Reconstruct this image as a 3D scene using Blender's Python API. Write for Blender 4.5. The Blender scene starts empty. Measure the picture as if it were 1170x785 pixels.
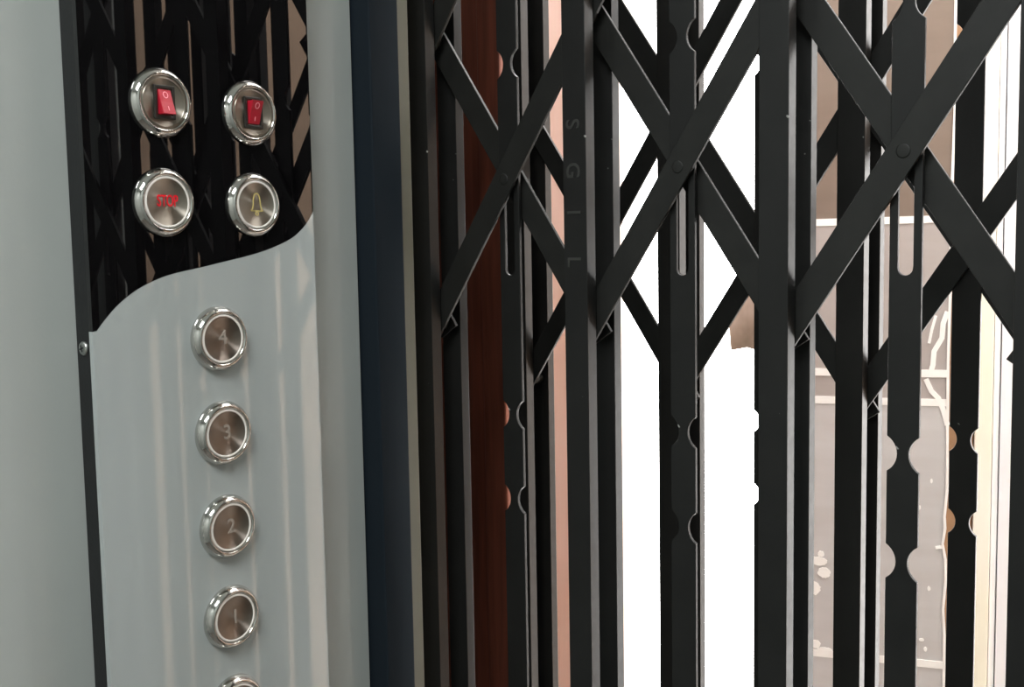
import bpy, bmesh, math, random
from mathutils import Vector, Matrix
random.seed(7)
C = bpy.context.scene
COL = C.collection
PI = math.pi
# ------------------------------------------------------------------ camera, world, lamps, exposure
H = 1.5                                             # height of the eye above the car floor
def cam_basis(yaw, p, r):
    yaw, p, r = map(math.radians, (yaw, p, r))
    F = Vector((-math.sin(yaw)*math.cos(p), math.cos(yaw)*math.cos(p), -math.sin(p)))
    rt = Vector((math.cos(yaw), math.sin(yaw), 0)); dn = F.cross(rt)
    c, s = math.cos(r), math.sin(r)
    return rt*c + dn*s, dn*c - rt*s, F
rt, dn, fw = cam_basis(38.464, 4.965, 1.026)
cam = bpy.data.cameras.new('camera'); cam.sensor_width = 36; cam.lens = 1218.4/1170*36
cam.clip_start = 0.02
co = bpy.data.objects.new('camera', cam); COL.objects.link(co)
M4 = Matrix((rt, -dn, -fw)).transposed().to_4x4(); M4.translation = Vector((0, 0, H))
co.matrix_world = M4
C.camera = co
w = bpy.data.worlds.new('daylight'); C.world = w; w.use_nodes = True
bg = w.node_tree.nodes['Background']
bg.inputs[0].default_value = (1.0, 0.985, 0.96, 1); bg.inputs[1].default_value = 11.5
def area(name, loc, sx, sy, power, col, rot=(0, 0, 0)):
    l = bpy.data.lights.new(name, 'AREA'); l.shape = 'RECTANGLE'; l.size = sx; l.size_y = sy
    l.energy = power; l.color = col
    o = bpy.data.objects.new(name, l); COL.objects.link(o); o.location = loc; o.rotation_euler = rot
    return o
CAR_FILL = area('car_fill_light', (0.0, -0.35, 2.33), 0.5, 0.5, 22.0, (0.955, 0.985, 1.0))  # unseen fill light, added to brighten the car interior
C.view_settings.view_transform = 'Standard'; C.view_settings.look = 'None'
C.view_settings.exposure = 0.0; C.view_settings.gamma = 1.0; C.view_settings.use_curve_mapping = False

# ------------------------------------------------------------------ materials
def s2l(c):
    return tuple(((v/255)/12.92 if v/255 <= .04045 else ((v/255+.055)/1.055)**2.4) for v in c) + (1,)
def mat(name, rgb, rough=.5, metal=0.0, noise=0.0, nscale=20, bump=0.0, bscale=60, coat=0.0, spec=None, stretch=(1, 1, 1), rgb2=None, rvar=0.0):
    m = bpy.data.materials.new(name); m.use_nodes = True
    nt = m.node_tree; b = nt.nodes['Principled BSDF']
    b.inputs['Base Color'].default_value = s2l(rgb); b.inputs['Roughness'].default_value = rough
    b.inputs['Metallic'].default_value = metal
    if spec is not None: b.inputs['Specular IOR Level'].default_value = spec
    if coat: b.inputs['Coat Weight'].default_value = coat; b.inputs['Coat Roughness'].default_value = .03
    tc = nt.nodes.new('ShaderNodeTexCoord'); mp = nt.nodes.new('ShaderNodeMapping'); mp.inputs['Scale'].default_value = stretch
    nt.links.new(tc.outputs['Object'], mp.inputs['Vector'])
    if noise or rgb2:
        n = nt.nodes.new('ShaderNodeTexNoise'); n.inputs['Scale'].default_value = nscale; n.inputs['Detail'].default_value = 4
        nt.links.new(mp.outputs['Vector'], n.inputs['Vector'])
        r = nt.nodes.new('ShaderNodeValToRGB')
        c = s2l(rgb); c2 = s2l(rgb2) if rgb2 else tuple(max(0, v*(1-noise)) for v in c[:3]) + (1,)
        c1 = c if rgb2 else tuple(min(1, v*(1+noise)) for v in c[:3]) + (1,)
        r.color_ramp.elements[0].position = .35; r.color_ramp.elements[1].position = .65
        r.color_ramp.elements[0].color = c1; r.color_ramp.elements[1].color = c2
        nt.links.new(n.outputs['Fac'], r.inputs['Fac']); nt.links.new(r.outputs['Color'], b.inputs['Base Color'])
    if bump or rvar:
        n2 = nt.nodes.new('ShaderNodeTexNoise'); n2.inputs['Scale'].default_value = bscale; n2.inputs['Detail'].default_value = 3
        nt.links.new(mp.outputs['Vector'], n2.inputs['Vector'])
        if bump:
            bp = nt.nodes.new('ShaderNodeBump'); bp.inputs['Strength'].default_value = bump; bp.inputs['Distance'].default_value = .001
            nt.links.new(n2.outputs['Fac'], bp.inputs['Height']); nt.links.new(bp.outputs['Normal'], b.inputs['Normal'])
        if rvar:
            mr = nt.nodes.new('ShaderNodeMapRange'); mr.inputs['To Min'].default_value = rough-rvar; mr.inputs['To Max'].default_value = rough+rvar
            nt.links.new(n2.outputs['Fac'], mr.inputs['Value']); nt.links.new(mr.outputs['Result'], b.inputs['Roughness'])
    return m
def chipped_paint(name, rgb, rough, chip=(150, 150, 145), thr=.78, scale=120):
    m = mat(name, rgb, rough, noise=.12, nscale=30, bump=.12, bscale=160, rvar=.07, spec=.33)
    nt = m.node_tree; b = nt.nodes['Principled BSDF']; src = b.inputs['Base Color'].links[0].from_socket
    tc = nt.nodes['Texture Coordinate']
    v = nt.nodes.new('ShaderNodeTexNoise'); v.inputs['Scale'].default_value = scale; v.inputs['Detail'].default_value = 2
    nt.links.new(tc.outputs['Object'], v.inputs['Vector'])
    r = nt.nodes.new('ShaderNodeValToRGB'); r.color_ramp.elements[0].position = thr; r.color_ramp.elements[1].position = thr+.03
    mx = nt.nodes.new('ShaderNodeMix'); mx.data_type = 'RGBA'
    nt.links.new(v.outputs['Fac'], r.inputs['Fac']); nt.links.new(r.outputs['Color'], mx.inputs[0])
    nt.links.new(src, mx.inputs[6]); mx.inputs[7].default_value = s2l(chip)
    nt.links.new(mx.outputs[2], b.inputs['Base Color'])
    return m
def brushed(name, rgb, rough=.3, aniso=.92):
    m = mat(name, rgb, rough, 1.0)
    nt = m.node_tree; b = nt.nodes['Principled BSDF']; b.inputs['Anisotropic'].default_value = aniso; b.inputs['Anisotropic Rotation'].default_value = .25
    t = nt.nodes.new('ShaderNodeTangent'); t.direction_type = 'RADIAL'; t.axis = 'X'
    nt.links.new(t.outputs['Tangent'], b.inputs['Tangent'])
    return m
M = {
 'gate': chipped_paint('black_gate_paint', (25, 25, 24), .42),
 'gate2': chipped_paint('black_landing_gate_paint', (25, 24, 22), .42, thr=.8),
 'lattice': mat('dark_lattice_paint', (29, 29, 27), .45, noise=.15, nscale=40, bump=.1, bscale=200, spec=.33),
 'wall': mat('grey_laminate', (161, 165, 161), .42, noise=.03, nscale=9, bump=.05, bscale=300),
 'ceil': mat('ceiling_paint', (205, 208, 205), .6, noise=.03),
 'floor': mat('car_floor_vinyl', (110, 104, 98), .5, noise=.15, nscale=30, bump=.2),
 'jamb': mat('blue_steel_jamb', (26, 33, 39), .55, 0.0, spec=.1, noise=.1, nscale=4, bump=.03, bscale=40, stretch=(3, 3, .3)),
 'beige': mat('beige_reflection_strip', (92, 89, 75), .55, noise=.08, nscale=14),
 'gap': mat('dark_sealant', (22, 23, 26), .6, noise=.1),
 'housing': mat('black_housing', (15, 16, 17), .5, noise=.1, nscale=50, bump=.1, bscale=400),
 'black': mat('black_gloss_acrylic', (10, 9, 10), .015, noise=.05, spec=.6),
 'silver': mat('silver_acrylic', (164, 169, 167), .03, noise=.02, nscale=6, spec=.6),
 'chrome': mat('polished_chrome', (205, 203, 198), .07, 1.0, bump=.03, bscale=60),
 'disc': brushed('brushed_button_steel', (146, 136, 127), .36),
 'disc2': brushed('pale_brushed_steel', (170, 162, 150), .36),
 'ring': mat('translucent_light_ring', (226, 220, 212), .35, noise=.03),
 'red': mat('red_rocker_plastic', (178, 26, 46), .35, noise=.05, nscale=40),
 'redprint': mat('red_legend', (225, 20, 40), .4, noise=.05),
 'yellow': mat('yellow_legend', (205, 186, 120), .4, noise=.05),
 'legend': mat('pale_legend', (150, 140, 130), .4, noise=.05),
 'marks': mat('rocker_mark', (240, 150, 160), .5, noise=.05),
 'blackplastic': mat('black_plastic', (42, 38, 34), .35, noise=.08, nscale=60),
 'screw': mat('zinc_screw', (170, 172, 168), .3, 1.0, bump=.05),
 'slotdark': mat('screw_recess', (30, 30, 30), .6, noise=.1),
 'brownwood': mat('red_brown_wood', (112, 60, 44), .45, noise=.25, nscale=18, bump=.2, bscale=50, stretch=(6, 6, .4)),
 'pink': mat('pink_plaster', (234, 222, 216), .8, rgb2=(228, 208, 194), nscale=3, bump=.15, bscale=70, stretch=(2, 2, .7)),
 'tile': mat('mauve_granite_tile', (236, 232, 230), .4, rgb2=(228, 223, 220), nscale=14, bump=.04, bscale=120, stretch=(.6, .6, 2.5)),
 'grout': mat('white_grout', (248, 246, 243), .7, noise=.03),
 'tan': mat('tan_plaster', (160, 124, 94), .8, noise=.15, nscale=20, bump=.2),
 'landing': mat('brown_landing_plaster', (150, 126, 106), .8, noise=.12, nscale=6, bump=.2),
 'cream': mat('cream_paint', (250, 244, 224), .6, rgb2=(252, 248, 236), nscale=5, bump=.1),
 'white': mat('white_paint', (247, 246, 250), .5, noise=.02),
 'concrete': mat('landing_concrete', (190, 186, 180), .8, noise=.1, nscale=8, bump=.3),
 'board': mat('stained_board_wood', (188, 170, 158), .7, rgb2=(120, 104, 88), nscale=14, bump=.3, bscale=60, stretch=(1, 1, .6)),
 'emboss': mat('worn_mill_mark', (48, 48, 45), .5, noise=.2, nscale=90),
}
# tile colour stepped darker upward, painted in to offset the strong light from above
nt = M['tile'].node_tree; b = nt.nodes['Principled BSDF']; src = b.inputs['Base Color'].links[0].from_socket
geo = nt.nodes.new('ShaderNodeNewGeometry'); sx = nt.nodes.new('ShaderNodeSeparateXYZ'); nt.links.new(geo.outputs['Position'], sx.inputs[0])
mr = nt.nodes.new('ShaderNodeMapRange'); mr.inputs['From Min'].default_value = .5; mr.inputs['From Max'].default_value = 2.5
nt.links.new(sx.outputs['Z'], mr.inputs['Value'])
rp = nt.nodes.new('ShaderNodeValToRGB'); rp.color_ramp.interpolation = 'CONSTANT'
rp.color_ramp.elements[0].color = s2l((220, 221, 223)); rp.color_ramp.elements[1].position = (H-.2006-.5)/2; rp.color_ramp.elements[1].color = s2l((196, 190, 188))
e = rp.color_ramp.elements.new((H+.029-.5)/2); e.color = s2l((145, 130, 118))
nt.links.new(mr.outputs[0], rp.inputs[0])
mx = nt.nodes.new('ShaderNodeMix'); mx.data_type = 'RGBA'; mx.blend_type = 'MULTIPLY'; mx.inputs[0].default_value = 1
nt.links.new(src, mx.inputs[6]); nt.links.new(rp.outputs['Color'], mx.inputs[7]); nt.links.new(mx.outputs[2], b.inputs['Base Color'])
lampm = bpy.data.materials.new('lamp_diffuser'); lampm.use_nodes = True
_b = lampm.node_tree.nodes['Principled BSDF']; _b.inputs['Base Color'].default_value = (.9, .9, .9, 1); _b.inputs['Roughness'].default_value = .5

# ------------------------------------------------------------------ mesh helpers
class MB:
    def __init__(self): self.bm = bmesh.new()
    def box(self, a, b):
        vs = [self.bm.verts.new((x, y, z)) for x in (a[0], b[0]) for y in (a[1], b[1]) for z in (a[2], b[2])]
        for f in ((0, 1, 3, 2), (4, 6, 7, 5), (0, 4, 5, 1), (2, 3, 7, 6), (0, 2, 6, 4), (1, 5, 7, 3)):
            self.bm.faces.new([vs[i] for i in f])
        return self
    def prism(self, outline, holes, frame, depth):
        """outline and holes: 2-D loops; frame: (origin, u, v, n) vectors; a plate of the given depth along n"""
        o, u, v, n = frame
        tmp = bmesh.new(); es = []
        for loop in [outline] + list(holes):
            vs = [tmp.verts.new(o + u*p[0] + v*p[1]) for p in loop]
            for i in range(len(vs)): es.append(tmp.edges.new((vs[i], vs[(i+1) % len(vs)])))
        bmesh.ops.triangle_fill(tmp, edges=es, use_beauty=True, use_dissolve=False)
        r = bmesh.ops.extrude_face_region(tmp, geom=tmp.faces[:])
        bmesh.ops.translate(tmp, verts=[g for g in r['geom'] if isinstance(g, bmesh.types.BMVert)], vec=n*depth)
        bmesh.ops.recalc_face_normals(tmp, faces=tmp.faces[:])
        me = bpy.data.meshes.new('t'); tmp.to_mesh(me); tmp.free(); self.bm.from_mesh(me); bpy.data.meshes.remove(me)
        return self
    def lathe(self, profile, frame, seg=64, close_top=True):
        """profile: (radius, height) pairs about the axis n of the frame"""
        o, u, v, n = frame; rows = []
        for r, h in profile:
            if r < 1e-7: rows.append([self.bm.verts.new(o + n*h)])
            else: rows.append([self.bm.verts.new(o + n*h + (u*math.cos(2*PI*k/seg) + v*math.sin(2*PI*k/seg))*r) for k in range(seg)])
        for a, b in zip(rows, rows[1:]):
            for k in range(seg):
                k2 = (k+1) % seg
                if len(a) == 1 and len(b) == 1: continue
                if len(b) == 1: f = self.bm.faces.new((a[k], a[k2], b[0]))
                elif len(a) == 1: f = self.bm.faces.new((a[0], b[k2], b[k]))
                else: f = self.bm.faces.new((a[k], a[k2], b[k2], b[k]))
                f.smooth = True
        return self
    def ribbon(self, pts, wd, frame, depth, closed=False):
        """a raised line following 2-D points"""
        o, u, v, n = frame; P = [Vector(p) for p in pts]; N = len(P); L = []; R = []
        for i, p in enumerate(P):
            a = P[i-1] if (i or closed) else p; b = P[(i+1) % N] if (i < N-1 or closed) else p
            t = (b-a).normalized(); q = Vector((-t.y, t.x))*wd/2
            L.append(p+q); R.append(p-q)
        W = lambda p, h: self.bm.verts.new(o + u*p.x + v*p.y + n*h)
        l0 = [W(p, 0) for p in L]; r0 = [W(p, 0) for p in R]; l1 = [W(p, depth) for p in L]; r1 = [W(p, depth) for p in R]
        for i in range(N if closed else N-1):
            j = (i+1) % N
            for q in ((l1[i], r1[i], r1[j], l1[j]), (l0[i], l1[i], l1[j], l0[j]), (r0[i], r0[j], r1[j], r1[i]), (l0[i], l0[j], r0[j], r0[i])): self.bm.faces.new(q)
        if not closed:
            self.bm.faces.new((l0[0], r0[0], r1[0], l1[0])); self.bm.faces.new((l0[-1], l1[-1], r1[-1], r0[-1]))
        return self
    def build(self, name, m, parent=None, bevel=0, smooth=False):
        bmesh.ops.recalc_face_normals(self.bm, faces=self.bm.faces[:])
        org = Vector((0, 0, 0)); p = parent
        while p: org += p.location; p = p.parent
        own = Vector((0, 0, 0))
        for v in self.bm.verts: own += v.co
        own /= max(1, len(self.bm.verts))
        for v in self.bm.verts: v.co -= own
        me = bpy.data.meshes.new(name); self.bm.to_mesh(me); self.bm.free()
        me.materials.append(m)
        o = bpy.data.objects.new(name, me); COL.objects.link(o)
        o.location = own - org
        if parent: o.parent = parent
        if bevel:
            b = o.modifiers.new('edge', 'BEVEL'); b.width = bevel; b.segments = 2; b.limit_method = 'ANGLE'; b.angle_limit = math.radians(40)
        return o
def tag(o, label, cat, group=None):
    o['label'] = label; o['category'] = cat
    if group: o['group'] = group
    return o
def thing(name, loc, label, cat, group=None):
    o = bpy.data.objects.new(name, None); COL.objects.link(o); o.location = loc; o.empty_display_size = .05
    return tag(o, label, cat, group)
def struct(o, label=None, cat=None):
    o['kind'] = 'structure'
    if label: o['label'] = label
    if cat: o['category'] = cat
    return o
V = Vector
EX, EY, EZ = V((1, 0, 0)), V((0, 1, 0)), V((0, 0, 1))
def arc(cx, cy, r, a0, a1, n): return [(cx + r*math.cos(math.radians(a0+(a1-a0)*i/n)), cy + r*math.sin(math.radians(a0+(a1-a0)*i/n))) for i in range(n+1)]

# ------------------------------------------------------------------ the lift car
WX = -.589
struct(MB().box((WX-.03, -1.0, 0), (WX, .5565, 2.4)).build('wall_left', M['wall']), 'pale grey laminate car wall behind the button panel', 'wall')
struct(MB().box((.62, -1.0, 0), (.65, .60, 2.4)).build('wall_right', M['wall']), 'grey laminate car wall opposite the button panel', 'wall')
struct(MB().box((WX-.03, -1.03, 0), (.65, -1.0, 2.4)).build('wall_back', M['wall']), 'grey laminate wall at the back of the car', 'wall')
struct(MB().box((WX-.03, -1.03, -.05), (.65, .72, 0)).build('floor', M['floor']), 'grey vinyl floor of the lift car', 'floor')
struct(MB().box((WX-.08, -1.03, 2.4), (.65, .88, 2.45)).build('ceiling', M['ceil']), 'pale ceiling of the lift car', 'ceiling')
struct(MB().box((.24, .60, 0), (.65, .63, 2.4)).build('wall_front', M['wall']), 'grey front return wall right of the folding gate', 'wall')
# folded steel jamb between the car wall and the gate: a narrow shadow gap, then the blue steel face
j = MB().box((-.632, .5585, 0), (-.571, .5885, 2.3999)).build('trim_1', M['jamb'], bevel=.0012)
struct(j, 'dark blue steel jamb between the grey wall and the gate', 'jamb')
struct(MB().box((-.632, .5887, 0), (-.573, .6015, 2.4)).build('trim_7', M['beige'], bevel=.0012), 'narrow beige strip painted for the soft reflection between the blue jamb and the gate', 'jamb edge')  # beige colour painted in for the soft reflection along the jamb
MB_ = MB().box((-.63, .5560, 0), (-.592, .5590, 2.4)); struct(MB_.build('trim_2', M['gap']), 'dark gap strip between wall and blue jamb', 'trim')
lamp = thing('fill_lamp_body', (0, -.35, 2.4), 'square white unlit lamp body added by the unseen fill light above the viewer', 'lamp')  # unseen body added beside the fill light; its diffuser does not glow
MB().box((-.27, -.62, 2.37), (.27, -.08, 2.3995)).build('lamp_frame', M['chrome'], lamp, bevel=.004)
MB().box((-.25, -.60, 2.36), (.25, -.10, 2.3695)).build('diffuser', lampm, lamp, bevel=.003)

# ------------------------------------------------------------------ the landing outside the gates
struct(MB().box((-1.6, .72, -.05), (1.8, 2.3, 0)).build('floor_landing', M['concrete']), 'pale concrete landing floor outside the gates', 'floor')
# tiled wall, turned a little away from the gates
P0 = V((-.4745, 1.35, 0)); A19 = math.radians(19)
TD = V((math.cos(A19), math.sin(A19), 0)); TN = V((math.sin(A19), -math.cos(A19), 0))     # along the wall / towards the lift
def tz(dz): return H + dz
def wallbox(s0, s1, z0, z1, d0, d1):
    m = MB(); m.prism([(s0, z0), (s1, z0), (s1, z1), (s0, z1)], [], (P0 + TN*d0, TD, EZ, TN), d1-d0); return m
jag = [(.0845, 2.3), (.0838, tz(.25)), (.0850, tz(.16)), (.0828, tz(.05)), (.0835, tz(-.05)), (.0822, tz(-.15)), (.0830, tz(-.24)), (.0838, tz(-.31)),
       (.0812, tz(-.345)), (.0822, tz(-.36)), (.0795, tz(-.38)), (.0832, tz(-.40)), (.0838, tz(-.43)), (.0815, tz(-.465)), (.0835, tz(-.50)), (.0838, tz(-.56)), (.0845, 0.004)]
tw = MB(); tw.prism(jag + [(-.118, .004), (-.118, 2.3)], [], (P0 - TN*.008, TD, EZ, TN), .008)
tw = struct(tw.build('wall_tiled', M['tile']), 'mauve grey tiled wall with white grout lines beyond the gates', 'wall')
m = MB()
for dz, t in ((.029, .009), (-.164, .0095), (-.2006, .009), (-.540, .0095), (.42, .009)):
    m.prism([(-.117, tz(dz)-t/2), (.0815, tz(dz)-t/2+.001), (.0815, tz(dz)+t/2+.001), (-.117, tz(dz)+t/2)], [], (P0 - TN*.0005, TD, EZ, TN), .0013)
struct(m.build('trim_3', M['grout']), 'white grout lines between the mauve tiles', 'trim')
m = MB()
edge = [(s-.0012, z) for s, z in jag]
m.ribbon(edge, .0032, (P0 - TN*.0004, TD, EZ, TN), .0016)
m.ribbon([(.0795, tz(-.085)), (.0745, tz(-.10)), (.0735, tz(-.118)), (.0645, tz(-.135)), (.0635, tz(-.152)), (.060, tz(-.165))], .0062, (P0 - TN*.0004, TD, EZ, TN), .0014)
m.ribbon([(.066, tz(-.09)), (.0615, tz(-.108)), (.0585, tz(-.125))], .0035, (P0 - TN*.0004, TD, EZ, TN), .0014)
m.ribbon([(.0555, tz(-.17)), (.062, tz(-.185)), (.0705, tz(-.194)), (.077, tz(-.21)), (.0815, tz(-.228))], .0062, (P0 - TN*.0004, TD, EZ, TN), .0014)
m.ribbon([(.070, tz(-.386)), (.0795, tz(-.384))], .004, (P0 - TN*.0004, TD, EZ, TN), .0014)
struct(m.build('trim_4', M['grout']), 'jagged white plaster edge and cracks along the broken tiles', 'trim')
splash = MB()
for s, dz, a, b_ in ((-.073, -.415, .011, .006), (-.066, -.43, .008, .007), (-.078, -.452, .0075, .009), (-.07, -.405, .004, .004), (.044, -.50, .002, .002), (.055, -.508, .003, .002), (.060, -.52, .002, .003), (.063, -.44, .002, .003), (.045, -.555, .003, .004), (.05, -.335, .002, .003), (.064, -.30, .0015, .003), (-.064, -.535, .009, .004), (-.076, -.528, .006, .006)):
    ol = [(s + a*math.cos(2*PI*k/24)*(1+random.uniform(-.12, .12)), tz(dz) + b_*math.sin(2*PI*k/24)*(1+random.uniform(-.12, .12))) for k in range(24)]
    splash.prism(ol, [], (P0 - TN*.0003, TD, EZ, TN), .0010)
sp = splash.build('paint_splashes', M['grout']); tag(sp, 'white paint splashes spattered low on the mauve tiles', 'paint splash'); sp['kind'] = 'stuff'
struct(wallbox(-.116, .1125, 0.002, 2.3, -.12, -.009).build('wall_plaster', M['tan']), 'tan plaster wall edge behind the broken tiles', 'wall')
struct(wallbox(.1135, .1335, 0.002, 2.3, -.16, -.004).build('trim_5', M['cream'], bevel=.001), 'cream painted corner strip right of the tiles', 'trim')
struct(wallbox(.1350, .1420, 0.002, 2.3, -.16, -.012).build('trim_6', M['white'], bevel=.001), 'white painted narrow strip beside the cream corner', 'trim')
struct(wallbox(.1432, .42, 0.002, 2.3, -.16, -.010).build('wall_white', M['white']), 'bright white wall right of the cream corner', 'wall')
# stained board fixed on the left edge of the tiled wall
bd = MB(); ol = [(-.192, tz(-.061)), (-.150, tz(-.060)), (-.119, tz(-.060)), (-.119, tz(-.134)), (-.142, tz(-.135)), (-.155, tz(-.139)), (-.168, tz(-.135)), (-.190, tz(-.139)), (-.193, tz(-.10))]
bd.prism(ol, [], (P0 - TN*.03, TD, EZ, TN), .012)
tag(bd.build('stained_board', M['board'], bevel=.001), 'small brown-stained board jutting from the left edge of the tiled wall', 'board')
# left side of the landing
struct(MB().box((.20, .80, 0), (.80, .86, 2.4)).build('wall_entrance', M['wall']), 'unseen grey wall added right of the landing gate to block light', 'wall')  # unseen, added to keep sky light out of the gap between the gates
struct(MB().box((.655, .60, 0), (.70, .798, 2.4)).build('wall_blocker_right', M['gap']), 'dark unseen shaft wall added right of the gates to block light', 'wall')  # unseen blocker, added against light streaming between the gates from the right
struct(MB().box((.75, .72, 0), (.80, 2.3, 2.35)).build('wall_landing', M['landing']), 'tan plaster wall at the right side of the landing', 'wall')
struct(MB().box((-.707, .84, 0), (-.677, .866, 2.35)).box((-.955, .866, 0), (-.683, .90, 2.35)).build('door_1', M['brownwood'], bevel=.002), 'dark red-brown wooden door post left of the landing gate', 'door frame')
struct(MB().box((-1.3, 1.16, 0), (-.775, 1.22, 2.35)).box((-1.0, .902, 0), (-.957, 1.16, 2.35)).build('wall_pink', M['pink']), 'pink plastered wall behind the red-brown frame', 'wall')  # second box is a side return added to block sky light
struct(MB().box((-1.02, .5585, 0), (-.96, 1.0, 2.4)).box((-.96, .5585, 0), (-.635, .600, 2.4)).build('wall_blocker_left', M['gap']), 'dark unseen shaft wall added left of the gates to block light', 'wall')  # unseen blocker, added against sky light leaking in behind the car wall

# ------------------------------------------------------------------ folding gates
def channel(x, y, wd, dp, z0, z1, t=.002):
    h = wd/2
    ol = [(-h, 0), (h, 0), (h, dp), (h-t, dp), (h-t, t), (-h+t, t), (-h+t, dp), (-h, dp)]
    m = MB(); m.prism(ol, [], (V((x, y, z0)), EX, EY, EZ), z1-z0); return m
def slotted(x, y, wd, th, z0, z1, notches, slot, r, dpt):
    """flat bar with round notches bitten into both edges and one long slot"""
    h = wd/2; off = r - dpt; a = math.degrees(math.acos(off/r))
    right = [(h, z0)]
    for zc in sorted(notches):
        right += [(h + off + r*math.cos(math.radians(t)), zc + r*math.sin(math.radians(t))) for t in [180+a-2*a*i/12 for i in range(13)]]
    right += [(h, z1)]
    left = [(-px, pz) for px, pz in reversed(right)]
    s0, s1, sw = slot
    hole = arc(0, s0+sw/2, sw/2, 180, 360, 10) + arc(0, s1-sw/2, sw/2, 0, 180, 10)
    m = MB(); m.prism(right + left, [hole], (V((x, y, 0)), EX, EZ, EY), th); return m
def strip(x0, z0, x1, z1, y, th, wd, ext0, ext1):
    d = V((x1-x0, 0, z1-z0)); L = d.length; d.normalize(); n = V((-d.z, 0, d.x))
    m = MB(); m.prism([(-ext0, -wd/2), (L+ext1, -wd/2), (L+ext1, wd/2), (-ext0, wd/2)], [], (V((x0, y, z0)), d, n, EY), th); return m
def rivet(x, y, z, r, h, sgn=-1):
    m = MB(); m.lathe([(r, 0), (r, h*.35), (r*.85, h*.75), (r*.45, h), (0, h)], (V((x, y, z)), EX, EZ, EY*sgn), 20); return m
def gate(root, paint, latt, ya, a_x, b_x, wd, bw, zB, rise, notches, slot, sw, ztop=2.36, nr=.0126, nd=.0061, lw=.0193, ext=.0085):
    """pickets of two parallel channels; slotted flat bars ride midway on the crossings of the lattice"""
    dp = .011; yr = ya + .0345; ysp = ya + dp
    zl, zu = H + zB - rise, H + zB + rise
    chan = {}
    for x in a_x:
        channel(x, ya, wd, dp, .006, ztop).build('front_channel', paint, root, bevel=.0004)
        channel(x, yr, wd, .0095, .006, ztop).build('rear_channel', paint, root, bevel=.0004)
        for z in (zl, zu):
            m = MB(); m.lathe([(0, 0), (.0052, 0), (.0052, yr-ya-.0021), (0, yr-ya-.0021)], (V((x, ya+.0021, z)), EX, EZ, EY), 20)
            m.build('spacer', latt, root)
    for x in b_x:
        nz = [H+n for n in notches]
        slotted(x, ya+.0195, bw, .003, .006, ztop, nz, (H+slot[0], H+slot[1], sw), nr, nd).build('slotted_bar', paint, root, bevel=.0004)
        rivet(x, ya+.0133, H+zB, .0043, .0003).build('rivet', latt, root)
    P2 = (b_x[2]-b_x[1])/2
    for i, x in enumerate(a_x):
        nr_, nl_ = min(3, 2*(len(a_x)-1-i)), min(3, 2*i)
        # rising strip from this picket's lower pivot, over two crossings
        if nr_: strip(x, zl, x+nr_*P2, zl+nr_*rise, ya+.0135, .003, lw, .0155, .014).build('lattice_strip', latt, root, bevel=.0004)
        if nl_: strip(x, zl, x-nl_*P2, zl+nl_*rise, ya+.0255, .003, lw, ext, .014).build('lattice_strip', latt, root, bevel=.0004)
PA = .1505
gx = [-.7404, -.5896, -.4388, -.2880, -.1372, .0136, .1644]; gb = [-.6650, -.5142, -.3634, -.2126, -.0618, .0890]
g1 = thing('folding_gate', (-.2, .65, 0), 'nearer black folding scissor gate of the lift car, right of the button panel', 'gate')
gate(g1, M['gate'], M['lattice'], .627, gx, gb, .0198, .0192, .0545, .1128, (.1418, -.1274, -.1946), (-.0188, .050), .0092)
fb = [-.5363, -.3785, -.2222, -.0659, .0904]; fa = [-.6215, -.4573, -.3010, -.1447, .0116, .1679]
g2 = thing('landing_gate', (-.25, .81, 0), 'farther black folding gate on the landing, seen through the car gate', 'gate')
gate(g2, M['gate2'], M['lattice'], .790, fa, fb, .0212, .0200, -.006, .1172, (.1466, -.144, -.2055), (-.020, .020), .0085, nr=.0108, nd=.0052, lw=.0180, ext=.0135)
# mill marks rolled into one picket of the nearer gate, reading up the channel
def lettering(txt, name, size, mw, m, parent, label=None, ext=.0003):
    cu = bpy.data.curves.new(name, 'FONT'); cu.body = txt; cu.size = size; cu.extrude = ext; cu.align_x = 'CENTER'; cu.align_y = 'CENTER'; cu.offset = size*.012
    o = bpy.data.objects.new(name, cu); COL.objects.link(o)
    dg = bpy.context.evaluated_depsgraph_get(); me = bpy.data.meshes.new_from_object(o.evaluated_get(dg))
    bpy.data.objects.remove(o); me.transform(mw); me.materials.clear(); me.materials.append(m)
    org = V((0, 0, 0)); p = parent
    while p: org += p.location; p = p.parent
    me.transform(Matrix.Translation(-mw.translation))
    q = bpy.data.objects.new(name, me); COL.objects.link(q); q.location = mw.translation - org; q.parent = parent
    if label: q['label'] = label
    return q
front = [o for o in g1.children if o.name.startswith('front_channel')][2]
def frame_m(loc, u, v): 
    n = u.cross(v); mm = Matrix((u, v, n)).transposed().to_4x4(); mm.translation = loc; return mm
for ch, z in (('S', .2115), ('S', .0885), ('G', .0560), ('I', .0265), ('L', -.0085)):
    lettering(ch, 'mill_mark', .016, frame_m(V((-.4403, .6268, H+z)), -EZ, EX), M['emboss'], front)

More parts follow.
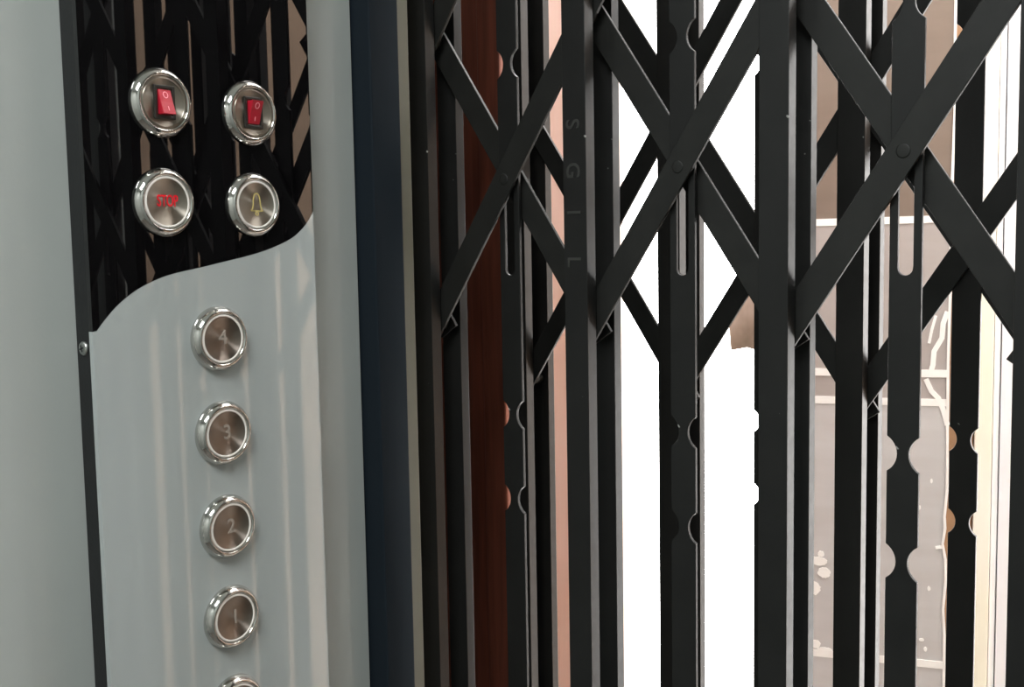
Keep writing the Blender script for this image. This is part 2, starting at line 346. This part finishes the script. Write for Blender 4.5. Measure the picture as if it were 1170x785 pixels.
# ------------------------------------------------------------------ button panel
XF = -.570; Y0, Y1 = .3296, .4985
PN = thing('button_panel', (WX, .414, 1.45), 'lift button panel, black above and silver below, mounted on the left wall', 'button panel')
Z0, Z1 = .72, 1.97
MB().box((WX+.0001, Y0+.0003, Z0), (XF-.0042, Y1-.0003, Z1)).build('housing', M['housing'], PN, bevel=.0008)
fr = (V((XF-.0041, 0, 0)), EY, EZ, EX)
sc = [(.3296, -.0419), (.3321, -.0418), (.3384, -.0348), (.3474, -.0266), (.3602, -.0185), (.375, -.0126), (.3883, -.0094), (.406, -.0064), (.4223, -.0034), (.4436, .0005), (.4615, .0050), (.4777, .0110), (.4874, .0172), (.4937, .0234), (.4985, .0300)]
def smooth(P, n=6):
    out = []
    for i in range(len(P)-1):
        p0, p1, p2, p3 = P[max(0, i-1)], P[i], P[i+1], P[min(len(P)-1, i+2)]
        for k in range(n):
            t = k/n
            out.append(tuple(.5*(2*b_+(c_-a_)*t+(2*a_-5*b_+4*c_-d_)*t*t+(3*b_-a_-3*c_+d_)*t**3) for a_, b_, c_, d_ in zip(p0, p1, p2, p3)))
    return out + [P[-1]]
sc = [sc[0]] + smooth(sc[1:])
sc = [(y, H+z) for y, z in sc]
MB().prism(sc + [(Y1, Z1), (Y0, Z1)], [], fr, .0041).build('black_faceplate', M['black'], PN)
sf = MB().prism([(Y0, Z0), (Y1, Z0)] + [(y, z-.0003) for y, z in reversed(sc)], [], fr, .0041).build('silver_faceplate', M['silver'], PN)
# side screw
def scr(z):
    f_ = (V((-.5805, Y0+.0003, z)), EX, EZ, -EY)
    s = MB().lathe([(.0042, 0), (.0042, .0006), (.0036, .0014), (.0012, .0018), (0, .0018)], f_, 28).build('screw', M['screw'], PN)
    mm = MB(); o = V((-.5805, Y0+.0003-.0018, z))
    mm.ribbon([(-.0020, -.0006), (.0020, .0006)], .0009, (o, EX, EZ, -EY), .0002); mm.ribbon([(.0006, -.0020), (-.0006, .0020)], .0009, (o, EX, EZ, -EY), .0002)
    mm.build('cross_recess', M['slotdark'], s)
scr(H-.0522); scr(H+.30); scr(.85)
def bfr(y, z, h=0): return (V((XF+h, y, z)), EY, EZ, EX)
RB = .0208
def bezel(y, z, parent, tall):
    k = tall
    pr = [(RB, 0), (RB, .0010), (RB*.985, .0018*k), (.0192, .0036*k), (.0182, .0047*k), (.0172, .0051*k), (.0164, .0049*k), (.0160, .0044*k), (.0158, .0030*k)]
    return MB().lathe(pr, bfr(y, z), 96).build('bezel', M['chrome'], parent)
def text_m(y, z, h): return frame_m(V((XF+h, y, z)), EY, EZ)
def button(y, z, label, txt=None, tall=1.0, lm='legend', size=.012, disc='disc', sx=1.0):
    k = tall
    cap = MB().lathe([(.0157, .0008), (.0157, .0040*k), (.0139, .0042*k), (.0137, .0040*k), (.004, .0041*k), (0, .0041*k)], bfr(y, z), 96).build('push_button', M[disc], PN)
    cap['label'] = label
    bezel(y, z, cap, k)
    MB().lathe([(.0156, .0040*k), (.0155, .0045*k), (.0143, .0046*k), (.0141, .0042*k)], bfr(y, z), 96).build('light_ring', M['ring'], cap)
    if txt: lettering(txt, 'legend', size, text_m(y, z+.0005, .0042*k) @ Matrix.Diagonal((sx, 1, 1, 1)), M[lm], cap, ext=.0002)
    # locating pip at the foot of the ring
    MB().lathe([(.0008, 0), (.0006, .0005), (0, .0006)], bfr(y+.0005, z-.0147, .0044*k), 12).build('pip', M['ring'], cap)
    return cap, .0042*k
LY, RY = .3802, .4469
def rocker(y, z, label, low):
    base = MB().lathe([(.0158, .0008), (.0158, .0036), (.0150, .0040), (.0146, .0037), (0, .0037)], bfr(y, z), 96).build('rocker_switch', M['disc2'], PN)
    base['label'] = label
    bezel(y, z, base, 1.0)
    MB().lathe([(.0149, .0039), (.0148, .0043), (.0140, .0043), (.0139, .0039)], bfr(y, z), 96).build('light_ring', M['disc2'], base)
    f_ = bfr(y-.0002, z)
    h = MB(); h.prism([(-.0072, -.0100), (.0072, -.0100), (.0072, .0100), (-.0072, .0100)], [[(-.0050, -.0080), (.0050, -.0080), (.0050, .0080), (-.0050, .0080)]], (V((XF+.0037, y, z)), EY, EZ, EX), .0014)
    h.build('rocker_housing', M['blackplastic'], base, bevel=.0004)
    # the red rocker: two slopes meeting in the middle, one end standing out
    top, mid, bot = ((.0048, .0070, .0100) if low else (.0100, .0070, .0048))
    pf = [(-.0074, .0015), (.0074, .0015), (.0074, top), (.0, mid), (-.0074, bot)]
    m_ = MB(); m_.prism([(p, q) for p, q in pf], [], (V((XF, y-.0044, z)), EZ, EX, EY), .0088)
    rk = m_.build('rocker', M['red'], base, bevel=.0004)
    zt = .0042; zb = -.0040
    def on(zv):   # height of the rocker face
        return (mid + (top-mid)*zv/.0074 if zv > 0 else mid + (bot-mid)*(-zv)/.0074)
    sl = (top-mid)/.0074; vv = V((sl, 0, 1)).normalized(); nn = EY.cross(vv)
    MB().ribbon([(.0015*math.cos(2*PI*i/24), .0019*math.sin(2*PI*i/24)) for i in range(24)], .0005, (V((XF+on(zt), y, z+zt)) , EY, vv, nn), .0002, True).build('off_mark', M['marks'], rk)
    sl = (mid-bot)/.0074; vv = V((sl, 0, 1)).normalized(); nn = EY.cross(vv)
    MB().ribbon([(0, -.0014), (0, .0014)], .0005, (V((XF+on(zb), y, z+zb)), EY, vv, nn), .0002).build('on_mark', M['marks'], rk)
ZS, ZT = H+.0925, H+.0330
rocker(LY+.0008, ZS, 'left red rocker switch with its lower end standing out', True)
rocker(RY, ZS-.0004, 'right red rocker switch with its upper end standing out', False)
button(LY, ZT, 'round push button with red STOP lettering', 'STOP', 1.0, 'redprint', .0098, 'disc2', .62)
cap, hh = button(RY, ZT, 'round push button with a yellow bell sign', None, 1.0, disc='disc2')
bl = MB(); bf = bfr(RY, ZT, hh)
sq = lambda P: [(p*.85, q*1.2+.001) for p, q in P]
prof = [(-.0056, -.0042), (-.0040, -.0028), (-.0033, -.0008), (-.0033, .0016)] + [(-.0030*math.cos(PI*i/8), .0018+.0034*math.sin(PI*i/8)) for i in range(0, 9)] + [(.0033, .0016), (.0033, -.0008), (.0040, -.0028), (.0056, -.0042)]
bl.ribbon(sq(prof), .0008, bf, .0002); bl.ribbon(sq([(-.0056, -.0042), (.0056, -.0042)]), .0007, bf, .0002)
bl.ribbon([(.0011*math.cos(2*PI*i/16), -.0058+.0011*math.sin(2*PI*i/16)) for i in range(16)], .0007, bf, .0002, True)
bl.build('legend', M['yellow'], cap)
for i, (dz, t) in enumerate(((-.0525, '4'), (-.1134, '3'), (-.1748, '2'), (-.2350, '1'), (-.2955, '0'))):
    button(.4155+.0002*i, H+dz, ['topmost', 'second', 'third', 'fourth', 'fifth'][i] + ' round floor button on the silver faceplate', t, 1.25, 'legend', .013)
